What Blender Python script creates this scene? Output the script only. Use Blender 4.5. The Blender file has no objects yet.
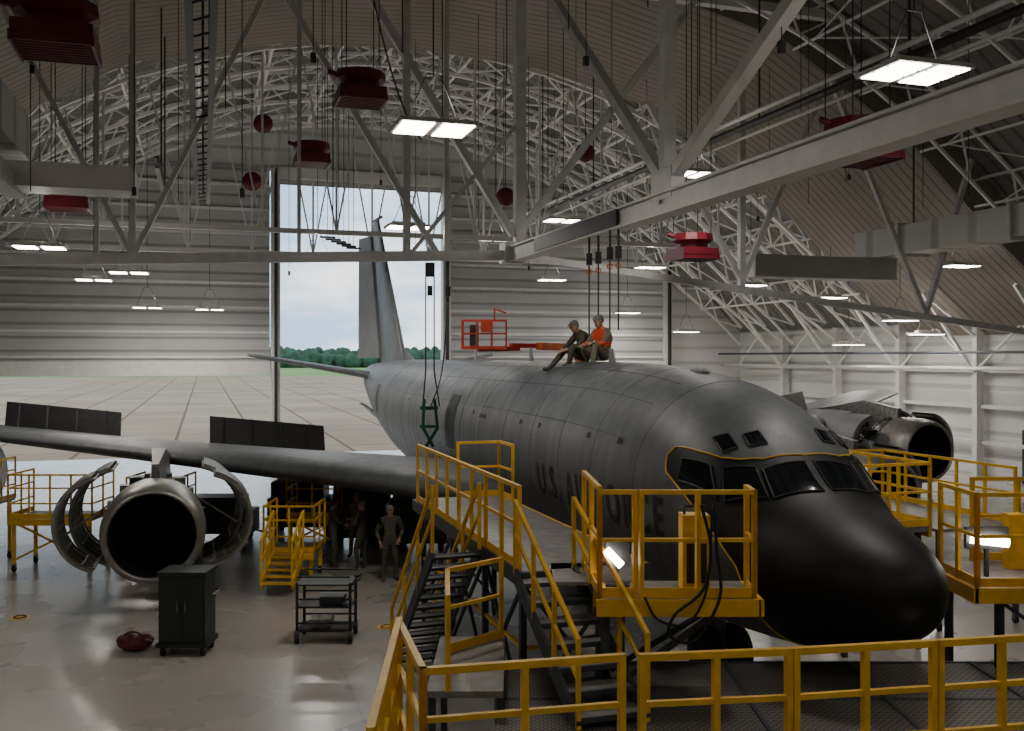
import bpy, bmesh, math, random
from mathutils import Vector, Matrix
random.seed(7)
rad=math.radians
TH=rad(107.8)
UX,UY=math.cos(TH),math.sin(TH)
NX,NY=5.0,11.5
def L(a,b,z): return Vector((NX+a*UX-b*UY, NY+a*UY+b*UX, z))   # hangar / aircraft frame -> world
def Wd(x,y,z): return Vector((x,y,z))
def to_local(x,y):
    dx,dy=x-NX,y-NY
    return (dx*UX+dy*UY, -dx*UY+dy*UX)

# ---------------------------------------------------------------- materials
def nt(m): return m.node_tree.nodes,m.node_tree.links
def mat(name,col,rough=.6,metal=0,var=.15,scale=3.0,bump=0,coat=0,emis=0,spec=None):
    m=bpy.data.materials.new(name); m.use_nodes=True
    n,l=nt(m); p=n['Principled BSDF']
    p.inputs['Roughness'].default_value=rough; p.inputs['Metallic'].default_value=metal
    if spec is not None: p.inputs['Specular IOR Level'].default_value=spec
    if coat: p.inputs['Coat Weight'].default_value=coat; p.inputs['Coat Roughness'].default_value=.14
    tc=n.new('ShaderNodeTexCoord'); nz=n.new('ShaderNodeTexNoise'); nz.inputs['Scale'].default_value=scale
    nz.inputs['Detail'].default_value=5
    l.new(tc.outputs['Object'],nz.inputs['Vector'])
    r=n.new('ShaderNodeValToRGB')
    r.color_ramp.elements[0].position=.3; r.color_ramp.elements[1].position=.7
    r.color_ramp.elements[0].color=[c*(1-var) for c in col]+[1]
    r.color_ramp.elements[1].color=[min(1,c*(1+var)) for c in col]+[1]
    l.new(nz.outputs['Fac'],r.inputs['Fac']); l.new(r.outputs['Color'],p.inputs['Base Color'])
    if bump:
        b=n.new('ShaderNodeBump'); b.inputs['Strength'].default_value=bump; b.inputs['Distance'].default_value=.02
        l.new(nz.outputs['Fac'],b.inputs['Height']); l.new(b.outputs['Normal'],p.inputs['Normal'])
    if emis:
        p.inputs['Emission Color'].default_value=(*col,1); p.inputs['Emission Strength'].default_value=emis
    return m
def mulcol(m,sock):
    n,l=nt(m); p=n['Principled BSDF']; src=p.inputs['Base Color'].links[0].from_socket
    mx=n.new('ShaderNodeMix'); mx.data_type='RGBA'; mx.blend_type='MULTIPLY'; mx.inputs['Factor'].default_value=1
    l.new(src,mx.inputs['A']); l.new(sock,mx.inputs['B']); l.new(mx.outputs['Result'],p.inputs['Base Color'])
def stripes(m,axis_vec,scale,strength=.6,dist=.05,darken=.75):
    """ribbed sheet metal: ribs along a direction of the hangar frame"""
    n,l=nt(m); p=n['Principled BSDF']
    dp=n.new('ShaderNodeVectorMath'); dp.operation='DOT_PRODUCT'
    geo=n.new('ShaderNodeNewGeometry')
    dp.inputs[1].default_value=axis_vec; l.new(geo.outputs['Position'],dp.inputs[0])
    mu=n.new('ShaderNodeMath'); mu.operation='MULTIPLY'; mu.inputs[1].default_value=scale
    l.new(dp.outputs['Value'],mu.inputs[0])
    fr=n.new('ShaderNodeMath'); fr.operation='PINGPONG'; fr.inputs[1].default_value=.5
    l.new(mu.outputs[0],fr.inputs[0])
    r=n.new('ShaderNodeValToRGB'); r.color_ramp.elements[0].position=.06; r.color_ramp.elements[1].position=.16
    l.new(fr.outputs[0],r.inputs['Fac'])
    b=n.new('ShaderNodeBump'); b.inputs['Strength'].default_value=strength; b.inputs['Distance'].default_value=dist
    l.new(r.outputs['Color'],b.inputs['Height']); l.new(b.outputs['Normal'],p.inputs['Normal'])
    r2=n.new('ShaderNodeValToRGB'); r2.color_ramp.elements[0].position=.06; r2.color_ramp.elements[1].position=.14
    r2.color_ramp.elements[0].color=(darken,)*3+(1,); r2.color_ramp.elements[1].color=(1,1,1,1)
    l.new(fr.outputs[0],r2.inputs['Fac']); mulcol(m,r2.outputs['Color'])
    return m
def streaks(m,amt=.75):
    """weathering streaks running down the skin"""
    n,l=nt(m)
    tc=n.new('ShaderNodeTexCoord'); mp=n.new('ShaderNodeMapping'); mp.inputs['Scale'].default_value=(2.2,2.2,.25)
    nz=n.new('ShaderNodeTexNoise'); nz.inputs['Scale'].default_value=1.6; nz.inputs['Detail'].default_value=7; nz.inputs['Roughness'].default_value=.65
    r=n.new('ShaderNodeValToRGB'); r.color_ramp.elements[0].position=.36; r.color_ramp.elements[1].position=.58
    r.color_ramp.elements[0].color=(amt,amt,amt,1); r.color_ramp.elements[1].color=(1,1,1,1)
    l.new(tc.outputs['Object'],mp.inputs['Vector']); l.new(mp.outputs['Vector'],nz.inputs['Vector']); l.new(nz.outputs['Fac'],r.inputs['Fac'])
    mulcol(m,r.outputs['Color'])
    mr=n.new('ShaderNodeMapRange'); mr.inputs['To Min'].default_value=.62; mr.inputs['To Max'].default_value=.38
    l.new(nz.outputs['Fac'],mr.inputs['Value']); l.new(mr.outputs['Result'],n['Principled BSDF'].inputs['Roughness'])
    return m
U3=(UX,UY,0); V3=(-UY,UX,0)
M={}
M['white']=mat('white_steel_paint',(.60,.595,.58),.5,var=.08)
M['truss']=mat('truss_paint',(.86,.855,.83),.55,var=.06)
M['roof']=stripes(mat('roof_deck',(.21,.205,.195),.7,var=.1,scale=.4),U3,1.6,darken=.6)
M['soffit']=stripes(mat('soffit_beige',(.235,.21,.175),.7,var=.1,scale=.4),U3,2.2,darken=.65)
M['wall']=stripes(mat('wall_panel',(.58,.58,.57),.6,var=.06,scale=.3),(0,0,1),1.0,darken=.75)
M['fabric']=stripes(mat('door_fabric',(.40,.402,.40),.8,var=.08,scale=.4),(0,0,1),1.4,darken=.6)
M['duct']=stripes(mat('duct_metal',(.56,.55,.52),.5,var=.06,scale=1),U3,.6,darken=.7)
M['grey']=streaks(mat('aircraft_grey',(.098,.106,.114),.5,var=.16,scale=1.2))
M['grey2']=mat('aircraft_light_grey',(.21,.22,.225),.5,var=.12,scale=1.2)
M['black']=mat('radome_black',(.005,.005,.006),.5,var=.3,scale=4,spec=.28)
M['dark']=mat('dark_metal',(.020,.020,.022),.5,var=.3,scale=6)
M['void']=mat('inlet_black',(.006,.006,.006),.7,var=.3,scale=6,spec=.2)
M['glass']=mat('cockpit_glass',(.008,.010,.013),.08,var=.1)
M['ink']=mat('marking_ink',(.008,.009,.010),.6,var=.1)
M['yel']=mat('safety_yellow',(.80,.46,.02),.42,var=.12,scale=5)
M['silver']=mat('inlet_metal',(.34,.32,.30),.4,metal=.7,var=.2,scale=5)
M['steel']=mat('engine_steel',(.24,.23,.22),.4,metal=.8,var=.4,scale=9)
M['primer']=mat('cowl_primer',(.13,.13,.10),.5,var=.3,scale=8)
M['deck']=mat('deck_plate',(.24,.23,.22),.45,metal=.3,var=.25,scale=5,bump=.3)
M['frame']=mat('stand_frame',(.06,.07,.09),.5,metal=.3,var=.2)
M['rubber']=mat('rubber',(.012,.012,.012),.8,var=.2)
M['red']=mat('foam_red',(.12,.005,.014),.45,var=.2,scale=6)
M['redhot']=mat('lift_red',(.45,.035,.015),.45,var=.15)
M['orange']=mat('lift_orange',(.75,.17,.03),.45,var=.15)
M['green']=mat('cabinet_green',(.018,.030,.022),.45,var=.2)
M['sling']=mat('sling_green',(.012,.09,.045),.7,var=.2)
M['lamp']=mat('lamp_tube',(1,.94,.83),.5,var=.0,emis=16)
M['work']=mat('worklight_led',(1,.93,.8),.5,var=.0,emis=18)
M['lamp'].cycles.emission_sampling='NONE'
M['lampoff']=mat('lamp_housing',(.35,.34,.32),.5,var=.1)
M['skin']=mat('skin',(.42,.25,.17),.6,var=.08,scale=20)
M['hair']=mat('hair',(.05,.035,.025),.8,var=.3,scale=40)
M['tan']=mat('uniform_tan',(.17,.145,.10),.9,var=.35,scale=25)
M['olive']=mat('uniform_olive',(.08,.075,.052),.9,var=.35,scale=25)
M['boot']=mat('boot',(.08,.06,.04),.8,var=.2)
M['vest']=mat('harness_orange',(.75,.08,.02),.6,var=.1)
M['cap']=mat('cap_grey',(.16,.16,.15),.9,var=.2,scale=20)
M['grass']=mat('grass',(.12,.24,.05),.95,var=.3,scale=.05)
M['leaf']=mat('foliage',(.03,.08,.048),.95,var=.4,scale=.3)
def grid_mult(m,w,h,c2,mort,ms,p):
    n,l=nt(m)
    br=n.new('ShaderNodeTexBrick'); tc=n.new('ShaderNodeTexCoord'); mp=n.new('ShaderNodeMapping')
    mp.inputs['Rotation'].default_value=(0,0,-TH)
    l.new(tc.outputs['Object'],mp.inputs['Vector']); l.new(mp.outputs['Vector'],br.inputs['Vector'])
    br.inputs['Scale'].default_value=1; br.inputs['Brick Width'].default_value=w; br.inputs['Row Height'].default_value=h
    br.offset=0; br.inputs['Mortar Size'].default_value=ms
    br.inputs['Color1'].default_value=(1,1,1,1); br.inputs['Color2'].default_value=c2; br.inputs['Mortar'].default_value=mort
    mulcol(m,br.outputs['Color'])
    return tc
def floor_mat():
    m=mat('epoxy_floor',(.40,.375,.34),.22,var=.07,scale=.35,coat=.12,spec=.42)
    n,l=nt(m); p=n['Principled BSDF']
    tc=grid_mult(m,6,6,(.96,.96,.96,1),(.75,.75,.75,1),.012,p)
    nz=n.new('ShaderNodeTexNoise'); nz.inputs['Scale'].default_value=.6; nz.inputs['Detail'].default_value=3
    mr=n.new('ShaderNodeMapRange'); mr.inputs['To Min'].default_value=.20; mr.inputs['To Max'].default_value=.36
    l.new(tc.outputs['Object'],nz.inputs['Vector']); l.new(nz.outputs['Fac'],mr.inputs['Value']); l.new(mr.outputs['Result'],p.inputs['Roughness'])
    return m
M['floor']=floor_mat()
def apron_mat():
    m=mat('apron_concrete',(.31,.245,.18),.95,var=.14,scale=.08,spec=.1)
    n,l=nt(m); grid_mult(m,6,5,(.84,.82,.80,1),(.42,.38,.33,1),.11,n['Principled BSDF'])
    return m
M['apron']=apron_mat()
def grate_mat():
    m=mat('grating',(.10,.095,.09),.5,metal=.2,var=.2,scale=3)
    n,l=nt(m); p=n['Principled BSDF']
    br=n.new('ShaderNodeTexBrick'); tc=n.new('ShaderNodeTexCoord')
    l.new(tc.outputs['Object'],br.inputs['Vector'])
    br.inputs['Scale'].default_value=1; br.inputs['Brick Width'].default_value=.09; br.inputs['Row Height'].default_value=.05
    br.inputs['Mortar Size'].default_value=.011
    br.inputs['Color1'].default_value=(.014,.014,.014,1); br.inputs['Color2'].default_value=(.02,.02,.02,1); br.inputs['Mortar'].default_value=(.20,.185,.165,1)
    l.new(br.outputs['Color'],p.inputs['Base Color'])
    return m
M['grate']=grate_mat()

# ---------------------------------------------------------------- mesh builder
class MB:
    def __init__(s,xf=Wd): s.v=[];s.f=[];s.m=[];s.sm=[];s.mats=[];s.xf=xf
    def mi(s,k):
        if k not in s.mats: s.mats.append(k)
        return s.mats.index(k)
    def add(s,vs,fs,k,smooth=False):
        o=len(s.v); s.v+= [s.xf(*p) for p in vs]; i=s.mi(k)
        for f in fs: s.f.append([o+j for j in f]); s.m.append(i); s.sm.append(smooth)
    def obox(s,c,x,y,z,k):
        c,x,y,z=map(Vector,(c,x,y,z)); vs=[]
        for sx in(-1,1):
            for sy in(-1,1):
                for sz in(-1,1): vs.append(c+x*sx+y*sy+z*sz)
        s.add(vs,[(0,1,3,2),(4,6,7,5),(0,4,5,1),(2,3,7,6),(0,2,6,4),(1,5,7,3)],k)
    def box(s,x0,x1,y0,y1,z0,z1,k):
        s.obox(((x0+x1)/2,(y0+y1)/2,(z0+z1)/2),((x1-x0)/2,0,0),(0,(y1-y0)/2,0),(0,0,(z1-z0)/2),k)
    def beam(s,p,q,w,h,k):
        p,q=Vector(p),Vector(q); d=q-p
        if d.length<1e-6: return
        up=Vector((0,0,1)) if abs(d.normalized().z)<.97 else Vector((UX,UY,0)) if s.xf is Wd else Vector((1,0,0))
        sd=d.cross(up).normalized(); u2=sd.cross(d).normalized()
        s.obox((p+q)/2,d/2,sd*w/2,u2*h/2,k)
    def ibeam(s,p,q,w,h,k):
        p,q=Vector(p),Vector(q); up=Vector((0,0,1))
        s.beam(p+up*h/2,q+up*h/2,w,h*.14,k); s.beam(p-up*h/2,q-up*h/2,w,h*.14,k); s.beam(p,q,w*.2,h,k)
    def tube(s,pts,r,k,n=8,closed=False,rads=None):
        pts=[Vector(p) for p in pts]; N=len(pts); vs=[];fs=[]
        prev=None
        for i,p in enumerate(pts):
            a=pts[i-1] if (i>0 or closed) else p; b=pts[(i+1)%N] if (i<N-1 or closed) else p
            d=(b-a).normalized()
            if prev is None:
                up=Vector((0,0,1)) if abs(d.z)<.9 else Vector((1,0,0)); x=d.cross(up).normalized()
            else: x=(prev-d*prev.dot(d)).normalized()
            prev=x; y=d.cross(x); rr=rads[i] if rads else r
            for j in range(n):
                t=2*math.pi*j/n; vs.append(p+x*math.cos(t)*rr+y*math.sin(t)*rr)
        for i in range(N if closed else N-1):
            for j in range(n):
                i2=(i+1)%N; fs.append((i*n+j,i*n+(j+1)%n,i2*n+(j+1)%n,i2*n+j))
        if not closed: fs.append(tuple(range(n))[::-1]); fs.append(tuple((N-1)*n+j for j in range(n)))
        s.add(vs,fs,k,n>6)
    def curve(s,pts,r,k,n=8,sub=6):
        P=[Vector(p) for p in pts]; P=[P[0]*2-P[1]]+P+[P[-1]*2-P[-2]]; out=[]
        for i in range(1,len(P)-2):
            for j in range(sub):
                t=j/sub; out.append(.5*((2*P[i])+(P[i+1]-P[i-1])*t+(2*P[i-1]-5*P[i]+4*P[i+1]-P[i+2])*t*t+(3*P[i]-P[i-1]-3*P[i+1]+P[i+2])*t**3))
        out.append(P[-2]); s.tube(out,r,k,n)
    def loft(s,rings,k,close=True,caps=True,smooth=True):
        n=len(rings[0]); vs=[p for r in rings for p in r]; fs=[]
        for i in range(len(rings)-1):
            for j in range(n if close else n-1):
                fs.append((i*n+j,i*n+(j+1)%n,(i+1)*n+(j+1)%n,(i+1)*n+j))
        s.add(vs,fs,k,smooth)
        if caps and close:
            s.add(rings[0],[tuple(range(n))[::-1]],k); s.add(rings[-1],[tuple(range(n))],k)
    def lathe(s,prof,o,k,n=48):
        s.loft([[(o[0]+t,o[1]+r*math.sin(2*math.pi*j/n),o[2]+r*math.cos(2*math.pi*j/n)) for j in range(n)] for t,r in prof],k,caps=False)
    def ell(s,c,r,k,nu=16,nv=10,rot=None):
        rings=[]
        R=rot or Matrix.Identity(3)
        for i in range(nv+1):
            ph=math.pi*i/nv; ph=min(max(ph,.02),math.pi-.02)
            rings.append([tuple(Vector(c)+R@Vector((r[0]*math.sin(ph)*math.cos(2*math.pi*j/nu),r[1]*math.sin(ph)*math.sin(2*math.pi*j/nu),r[2]*math.cos(ph)))) for j in range(nu)])
        s.loft(rings,k)
    def build(s,name,parent=None,bevel=0):
        me=bpy.data.meshes.new(name)
        c=sum(s.v,Vector())/len(s.v) if not parent else Vector()
        me.from_pydata([tuple(v-c) for v in s.v],[],s.f)
        for k in s.mats: me.materials.append(M[k])
        me.polygons.foreach_set('material_index',s.m); me.polygons.foreach_set('use_smooth',s.sm)
        me.update()
        bm=bmesh.new(); bm.from_mesh(me); bmesh.ops.recalc_face_normals(bm,faces=bm.faces); bm.to_mesh(me); bm.free()
        o=bpy.data.objects.new(name,me); o.location=c; bpy.context.scene.collection.objects.link(o)
        if parent: o.parent=parent; o.matrix_parent_inverse=parent.matrix_basis.inverted()
        return o
def empty(name,loc):
    e=bpy.data.objects.new(name,None); e.location=loc; bpy.context.scene.collection.objects.link(e)
    return e
def interp(t,x):
    if x<=t[0][0]: return t[0][1]
    for i in range(len(t)-1):
        if x<=t[i+1][0]:
            f=(x-t[i][0])/(t[i+1][0]-t[i][0]); return t[i][1]*(1-f)+t[i+1][1]*f
    return t[-1][1]

# ================================================================= HANGAR SHELL
AW=45.6; A0=-16; HB=25
ROOF=[(0,20),(5,19.5),(10,18.2),(15,15.8),(20,12),(25,7)]
def rz(b): return interp(ROOF,abs(b))
SB=[(0,18.1),(5.3,17.8),(11,16.5),(16.5,13.2),(20.4,9.8),(24.9,6.4)]
def topz(a,b):
    return interp(SB,abs(b)) if 19.6<a<29.5 else rz(b)-.1
fl=MB(L); fl.box(A0,AW,-HB,HB,-.3,0,'floor'); fl.build('floor')
ap=MB(L); ap.box(AW,270,-160,220,-.32,-.02,'apron'); ap.build('apron_ground')
g=MB(L); g.box(270,520,-260,420,-.3,-.01,'grass'); g.build('grass_field')
t=MB(L)
for row in range(3):
    for i in range(150):
        bb=-180+i*3.6+random.uniform(-1.5,1.5); h=random.uniform(6.5,9.5)+row*1.2
        t.ell((480+row*12+random.uniform(-3,3),bb,h*.45),(3.2,random.uniform(2.5,4.2),h*.55),'leaf',8,6)
t.build('tree_line')
bs=[-25,-22.5,-20,-17.5,-15,-12.5,-10,-7.5,-5,-2.5,0,2.5,5,7.5,10,12.5,15,17.5,20,22.5,25]
r=MB(L)
for b0,b1 in zip(bs[:-1],bs[1:]):
    z0,z1=rz(b0),rz(b1)
    r.add([(A0,b0,z0),(AW,b0,z0),(AW,b1,z1),(A0,b1,z1),(A0,b0,z0+.3),(AW,b0,z0+.3),(AW,b1,z1+.3),(A0,b1,z1+.3)],[(0,1,2,3),(7,6,5,4)],'roof')
r.build('ceiling')
s=MB(L)
def band(a0,a1,k):
    xs=[-24.9,-22.5,-20.4,-18.5,-16.5,-14,-11,-8,-5.3,-2.6,0,2.6,5.3,8,11,14,16.5,18.5,20.4,22.5,24.9]
    for b0,b1 in zip(xs[:-1],xs[1:]):
        z0,z1=interp(SB,abs(b0)),interp(SB,abs(b1))
        s.add([(a0,b0,z0),(a1,b0,z0),(a1,b1,z1),(a0,b1,z1)],[(0,1,2,3)],k)
        s.add([(a0,b0,z0),(a0,b1,z1),(a0,b1,rz(b1)-.02),(a0,b0,rz(b0)-.02)],[(0,1,2,3)],k)
        s.add([(a1,b0,z0),(a1,b1,z1),(a1,b1,rz(b1)-.02),(a1,b0,rz(b0)-.02)],[(3,2,1,0)],k)
band(19.6,29.5,'soffit')
s.build('ceiling_soffit_arch')
for nm,b in(('wall_right',-HB),('wall_left',HB)):
    w=MB(L); w.box(A0,AW,min(b,b+.3*(1 if b>0 else -1)),max(b,b+.3*(1 if b>0 else -1)),0,7.05,'wall'); w.build(nm)
w=MB(L)
for b0,b1 in zip(bs[:-1],bs[1:]):
    w.add([(A0,b0,0),(A0,b1,0),(A0,b1,rz(b1)),(A0,b0,rz(b0))],[(0,1,2,3)],'wall')
w.build('wall_back')
ZD=15.8; BL,BR,BE=4.5,-5.2,-19.5
w=MB(L)
def wallstrip(mb,b0,b1,z0,k,a=AW,top=None,step=1.25,thick=.3):
    n=max(1,int(round(abs(b1-b0)/step)))
    for i in range(n):
        p=b0+(b1-b0)*i/n; q=b0+(b1-b0)*(i+1)/n
        tp=rz(p) if top is None else min(top,rz(p)); tq=rz(q) if top is None else min(top,rz(q))
        if tp<=z0 and tq<=z0: continue
        tp=max(tp,z0);tq=max(tq,z0)
        mb.add([(a,p,z0),(a,q,z0),(a,q,tq),(a,p,tp),(a+thick,p,z0),(a+thick,q,z0),(a+thick,q,tq),(a+thick,p,tp)],
               [(0,1,2,3),(7,6,5,4),(0,4,5,1),(3,2,6,7),(0,3,7,4),(1,5,6,2)],k)
wallstrip(w,-25,BE,0,'wall'); wallstrip(w,BE,25,ZD,'wall')
w.build('wall_door_end')
d=MB(L); wallstrip(d,BL+.3,24.5,4.6,'fabric',AW-.35,ZD,thick=.2)
for z in [5.4+i*1.35 for i in range(8)]:
    bb=24
    while rz(bb)<z+.5: bb-=.5
    d.box(AW-.5,AW-.33,BL+.35,bb,z-.07,z+.07,'white')
d.box(AW-.7,AW-.1,BL+.3,24.5,4.4,5.15,'white')
d.build('door_1')
d=MB(L); wallstrip(d,BE,BR-.3,4.6,'fabric',AW-.35,ZD,thick=.2)
for z in [5.4+i*1.35 for i in range(8)]:
    bb=BE+.3
    while rz(bb)<z+.5: bb+=.5
    d.box(AW-.5,AW-.33,bb,BR-.35,z-.07,z+.07,'white')
d.box(AW-.7,AW-.1,BE,BR-.3,4.4,5.15,'white'); d.build('door_2')
d=MB(L); d.box(AW-.6,AW,BR,BL,ZD-.5,ZD+.1,'white'); d.box(AW-.3,AW-.2,BR,BL,ZD-.8,ZD-.5,'fabric'); d.build('door_3')
for i,b in enumerate((BL,BR,BE)):
    d=MB(L); d.box(AW-.7,AW-.1,b-.24,b+.24,0,ZD if b!=BE else 12,'white')
    d.box(AW-.9,AW-.7,b-.08,b+.08,0,ZD if b!=BE else 12,'dark'); d.build('door_mullion')
d=MB(L); d.box(21.5,22.7,-24.98,-24.9,0,2.2,'grey2'); d.box(21.4,21.5,-24.98,-24.84,0,2.3,'dark'); d.box(22.7,22.8,-24.98,-24.84,0,2.3,'dark'); d.box(21.4,22.8,-24.98,-24.84,2.2,2.3,'dark')
d.box(21.9,22.3,-24.89,-24.87,1.2,1.9,'glass'); d.build('door_4')
c=MB(L)
for a in range(-10,45,5):
    for sg in(-1,1):
        c.box(a-.14,a+.14,sg*24.6-.2,sg*24.6+.2,0,7.0,'white')
        c.beam((a,sg*24.5,4.6),(a,sg*21.6,8.2),.12,.12,'truss'); c.beam((a,sg*24.5,6.3),(a,sg*21.6,8.2),.12,.12,'truss')
        c.beam((a,sg*24.5,4.8),(a+2.5,sg*24.5,6.8),.08,.08,'truss'); c.beam((a+5,sg*24.5,4.8),(a+2.5,sg*24.5,6.8),.08,.08,'truss')
for z in(1.6,3.2,4.8,6.8):
    for sg in(-1,1): c.box(-10,45,sg*24.7-.06,sg*24.7+.06,z-.08,z+.08,'white')
c.tube([(-10,-23.4,4.9),(45,-23.4,4.9)],.09,'white'); c.tube([(-10,-23.1,5.6),(45,-23.1,5.6)],.06,'frame')
c.build('wall_columns')
def arch(a,dep=1.5):
    m=MB(L); up=[];lo=[]; q=.75 if a<19 else 1
    nb=20
    for i in range(nb+1):
        b=-24.6+49.2*i/nb; up.append((a,b,rz(b)-.12))
    for i in range(nb):
        b=-24.6+49.2*(i+.5)/nb; sc=min(1,.45+abs(24.6-abs(b))/8)
        nx=b/30; lo.append((a,b-nx*dep*sc*.7,rz(b)-dep*sc))
    for i in range(nb): m.beam(up[i],up[i+1],.15*q,.15*q,'truss')
    for i in range(nb-1): m.beam(lo[i],lo[i+1],.14*q,.14*q,'truss')
    for i in range(nb): m.beam(up[i],lo[i],.08*q,.08*q,'truss'); m.beam(lo[i],up[i+1],.08*q,.08*q,'truss')
    m.beam(lo[0],(a,-24.5,6.2),.12,.12,'truss'); m.beam(lo[-1],(a,24.5,6.2),.12,.12,'truss')
    m.build('roof_truss')
for a in (-12,-7,-2,3,8,13,18.2,30,33,36,39,42,44.8): arch(a)
stations=[-12,-7,-2,3,8,13,18.2,25,30,33,36,39,42,44.8]
p=MB(L)
pb=[-22.2,-19.5,-17,-14.3,-11.5,-8.6,-5.7,-2.8,0,2.8,5.7,8.6,11.5,14.3,17,19.5,22.2]
for j,b in enumerate(pb):
    zt=rz(b)-.25; zb=rz(b)-1.35
    for xa,xb in((-14,19.5),(29.6,45.2)):
        q=.075 if xa<0 else .1
        p.beam((xa,b,zt),(xb,b,zt),q,q,'truss'); p.beam((xa,b*.985,zb),(xb,b*.985,zb),q,q,'truss')
    for i in range(len(stations)-1):
        x0,x1=stations[i],stations[i+1]; xm=(x0+x1)/2
        if x0>18 and x1<30.5: continue
        q=.05 if x0<18 else .07
        p.beam((x0,b*.985,zb),(xm,b,zt),q,q,'truss'); p.beam((xm,b,zt),(x1,b*.985,zb),q,q,'truss')
        if j<len(pb)-1:
            b2=pb[j+1]
            p.beam((x0,b*.985,zb),(x1,b2*.985,rz(b2)-1.35),q,q,'truss')
            if i%2==0: p.beam((x1,b*.985,zb),(x0,b2*.985,rz(b2)-1.35),q,q,'truss')
p.build('roof_purlins')

t=MB(L); AT=18.4; ZC=8.5
def zc_(b): return interp([(-24,6.05),(-.7,ZC),(24.6,7.4)],b)
t.beam((AT,-.7,ZC),(AT,24.6,7.45),.28,.28,'white'); t.beam((AT,-.7,ZC),(AT,-22.5,6.1),.2,.22,'white')
t.beam((AT,-12,17),(AT,12,17),.3,.3,'white')
for b,w_ in((-.9,.32),(2.6,.2),(1.4,.14),(10.1,.16),(11.0,.12),(5.7,.1)):
    t.beam((AT,b,zc_(b)),(AT,b,17.0),w_,w_,'white')
t.beam((AT,-8.6,7.7),(AT,-8.6,15),.2,.2,'white')
for p0,p1,w_ in (((-.7,9.1),(4.4,17),.22),((1.65,8.4),(6.9,17),.17),((-.9,9.2),(-6.9,17),.2),((-8.6,7.9),(-5.2,13.5),.15),((-8.6,7.9),(-12,15),.17),
    ((10.1,8.1),(6,17),.14),((10.1,8.1),(14,16),.14),((2.6,8.3),(-.9,12.6),.12),((-16,6.9),(-12,15),.16),((-16,6.9),(-18,12.5),.16)):
    t.beam((AT,p0[0],p0[1]),(AT,p1[0],p1[1]),w_,w_,'white')
t.box(AT-.3,AT+.3,-1.05,-.35,ZC-.26,ZC+.35,'white')
t.build('hanging_roof_truss')
t=MB(L); BB=-.7
t.beam((-12,BB,ZC),(18.2,BB,ZC),.26,.36,'white'); t.beam((-12,BB,ZC+.22),(18.2,BB,ZC+.22),.44,.05,'white'); t.beam((-12,BB,ZC-.2),(18.2,BB,ZC-.2),.44,.05,'white')
t.beam((-12,BB,17),(18,BB,17),.3,.3,'white')
KA=8.2
t.beam((KA,BB,ZC),(KA,BB,17),.26,.26,'white')
t.beam((KA,BB,ZC+.4),(KA+8.8,BB,17),.22,.22,'white'); t.beam((KA,BB,ZC+.4),(-8,BB,17),.24,.24,'white')
t.beam((-8,BB,ZC),(-8,BB,17),.28,.28,'white')
t.obox((KA,BB,ZC+.4),(.45,0,0),(0,.15,0),(0,0,.3),'white')
t.box(10.2,15.8,BB+.2,BB+.25,ZC-.17,ZC+.19,'dark')
t.build('longitudinal_roof_truss')
t=MB(L)
for a in(31,40):
    t.beam((a,-17,10.6),(a,17,10.6),.2,.2,'white'); 
    for b in range(-15,16,3):
        t.beam((a,b,10.6),(a,b,rz(b)-1.2),.09,.09,'white'); t.beam((a,b,10.6),(a,b+1.5,rz(b+1.5)-1.2),.07,.07,'white'); t.beam((a,b+3,10.6),(a,b+1.5,rz(b+1.5)-1.2),.07,.07,'white')
t.build('secondary_roof_truss')

c=MB(L)
for bo in(0,.45):
    c.ibeam((-4,8.1+bo,12),(33,8.1+bo,12),.14,.3,'dark')
for i in range(38): c.beam((-4+i,8.1,12),(-3.5+i,8.55,12),.04,.04,'dark')
for a in(0,8,16,24,32): c.beam((a,8.3,12.1),(a,8.3,topz(a,8.3)),.06,.06,'dark')
c.build('crane_runway_rail')
c=MB(L); c.ibeam((21,9.6,11.2),(28,9.6,11.2),.14,.3,'dark'); c.beam((24,9.6,11.2),(24,9.6,topz(24,9.6)),.05,.05,'dark'); c.beam((27,9.6,11.2),(27,9.6,topz(27,9.6)),.05,.05,'dark'); c.build('monorail_beam')
c=MB(L)
for bo,zo,rr,k in((0,0,.11,'dark'),(.3,.15,.07,'white'),(-.35,-.15,.05,'white')):
    c.tube([(-12,-6.5+bo,12+zo),(36,-6.5+bo,12+zo)],rr,k)
for a in range(-10,36,6): c.beam((a,-6.5,12),(a,-6.5,topz(a,6.5)),.04,.04,'dark')
c.build('overhead_pipe_run')
c=MB(L)
c.box(2,21.5,-16.6,-15.4,9.1,10.1,'duct'); c.box(20.6,21.6,-15.5,-10.5,8.3,9.1,'duct'); c.box(20.6,21.6,-16.6,-15.4,8.3,9.2,'duct')
for a in(4,9,14,19): c.box(a,a+.12,-16.7,-15.3,9.0,10.2,'white'); c.beam((a,-16,10.1),(a,-16,rz(16)-.3),.05,.05,'dark')
c.build('ventilation_duct')
c=MB(L)
c.box(-2,14,13,14.2,11.6,12.7,'duct'); c.box(14,18,12.5,14.6,10.4,11.5,'duct'); c.box(4,17.5,12.6,13.0,9.4,9.9,'white')
c.box(16,17.2,9.9,14,9.5,10.1,'duct')
for a in(0,5,10,15): c.beam((a,13.6,12),(a,13.6,rz(13.6)-.3),.05,.05,'dark')
c.build('ventilation_duct')

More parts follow.
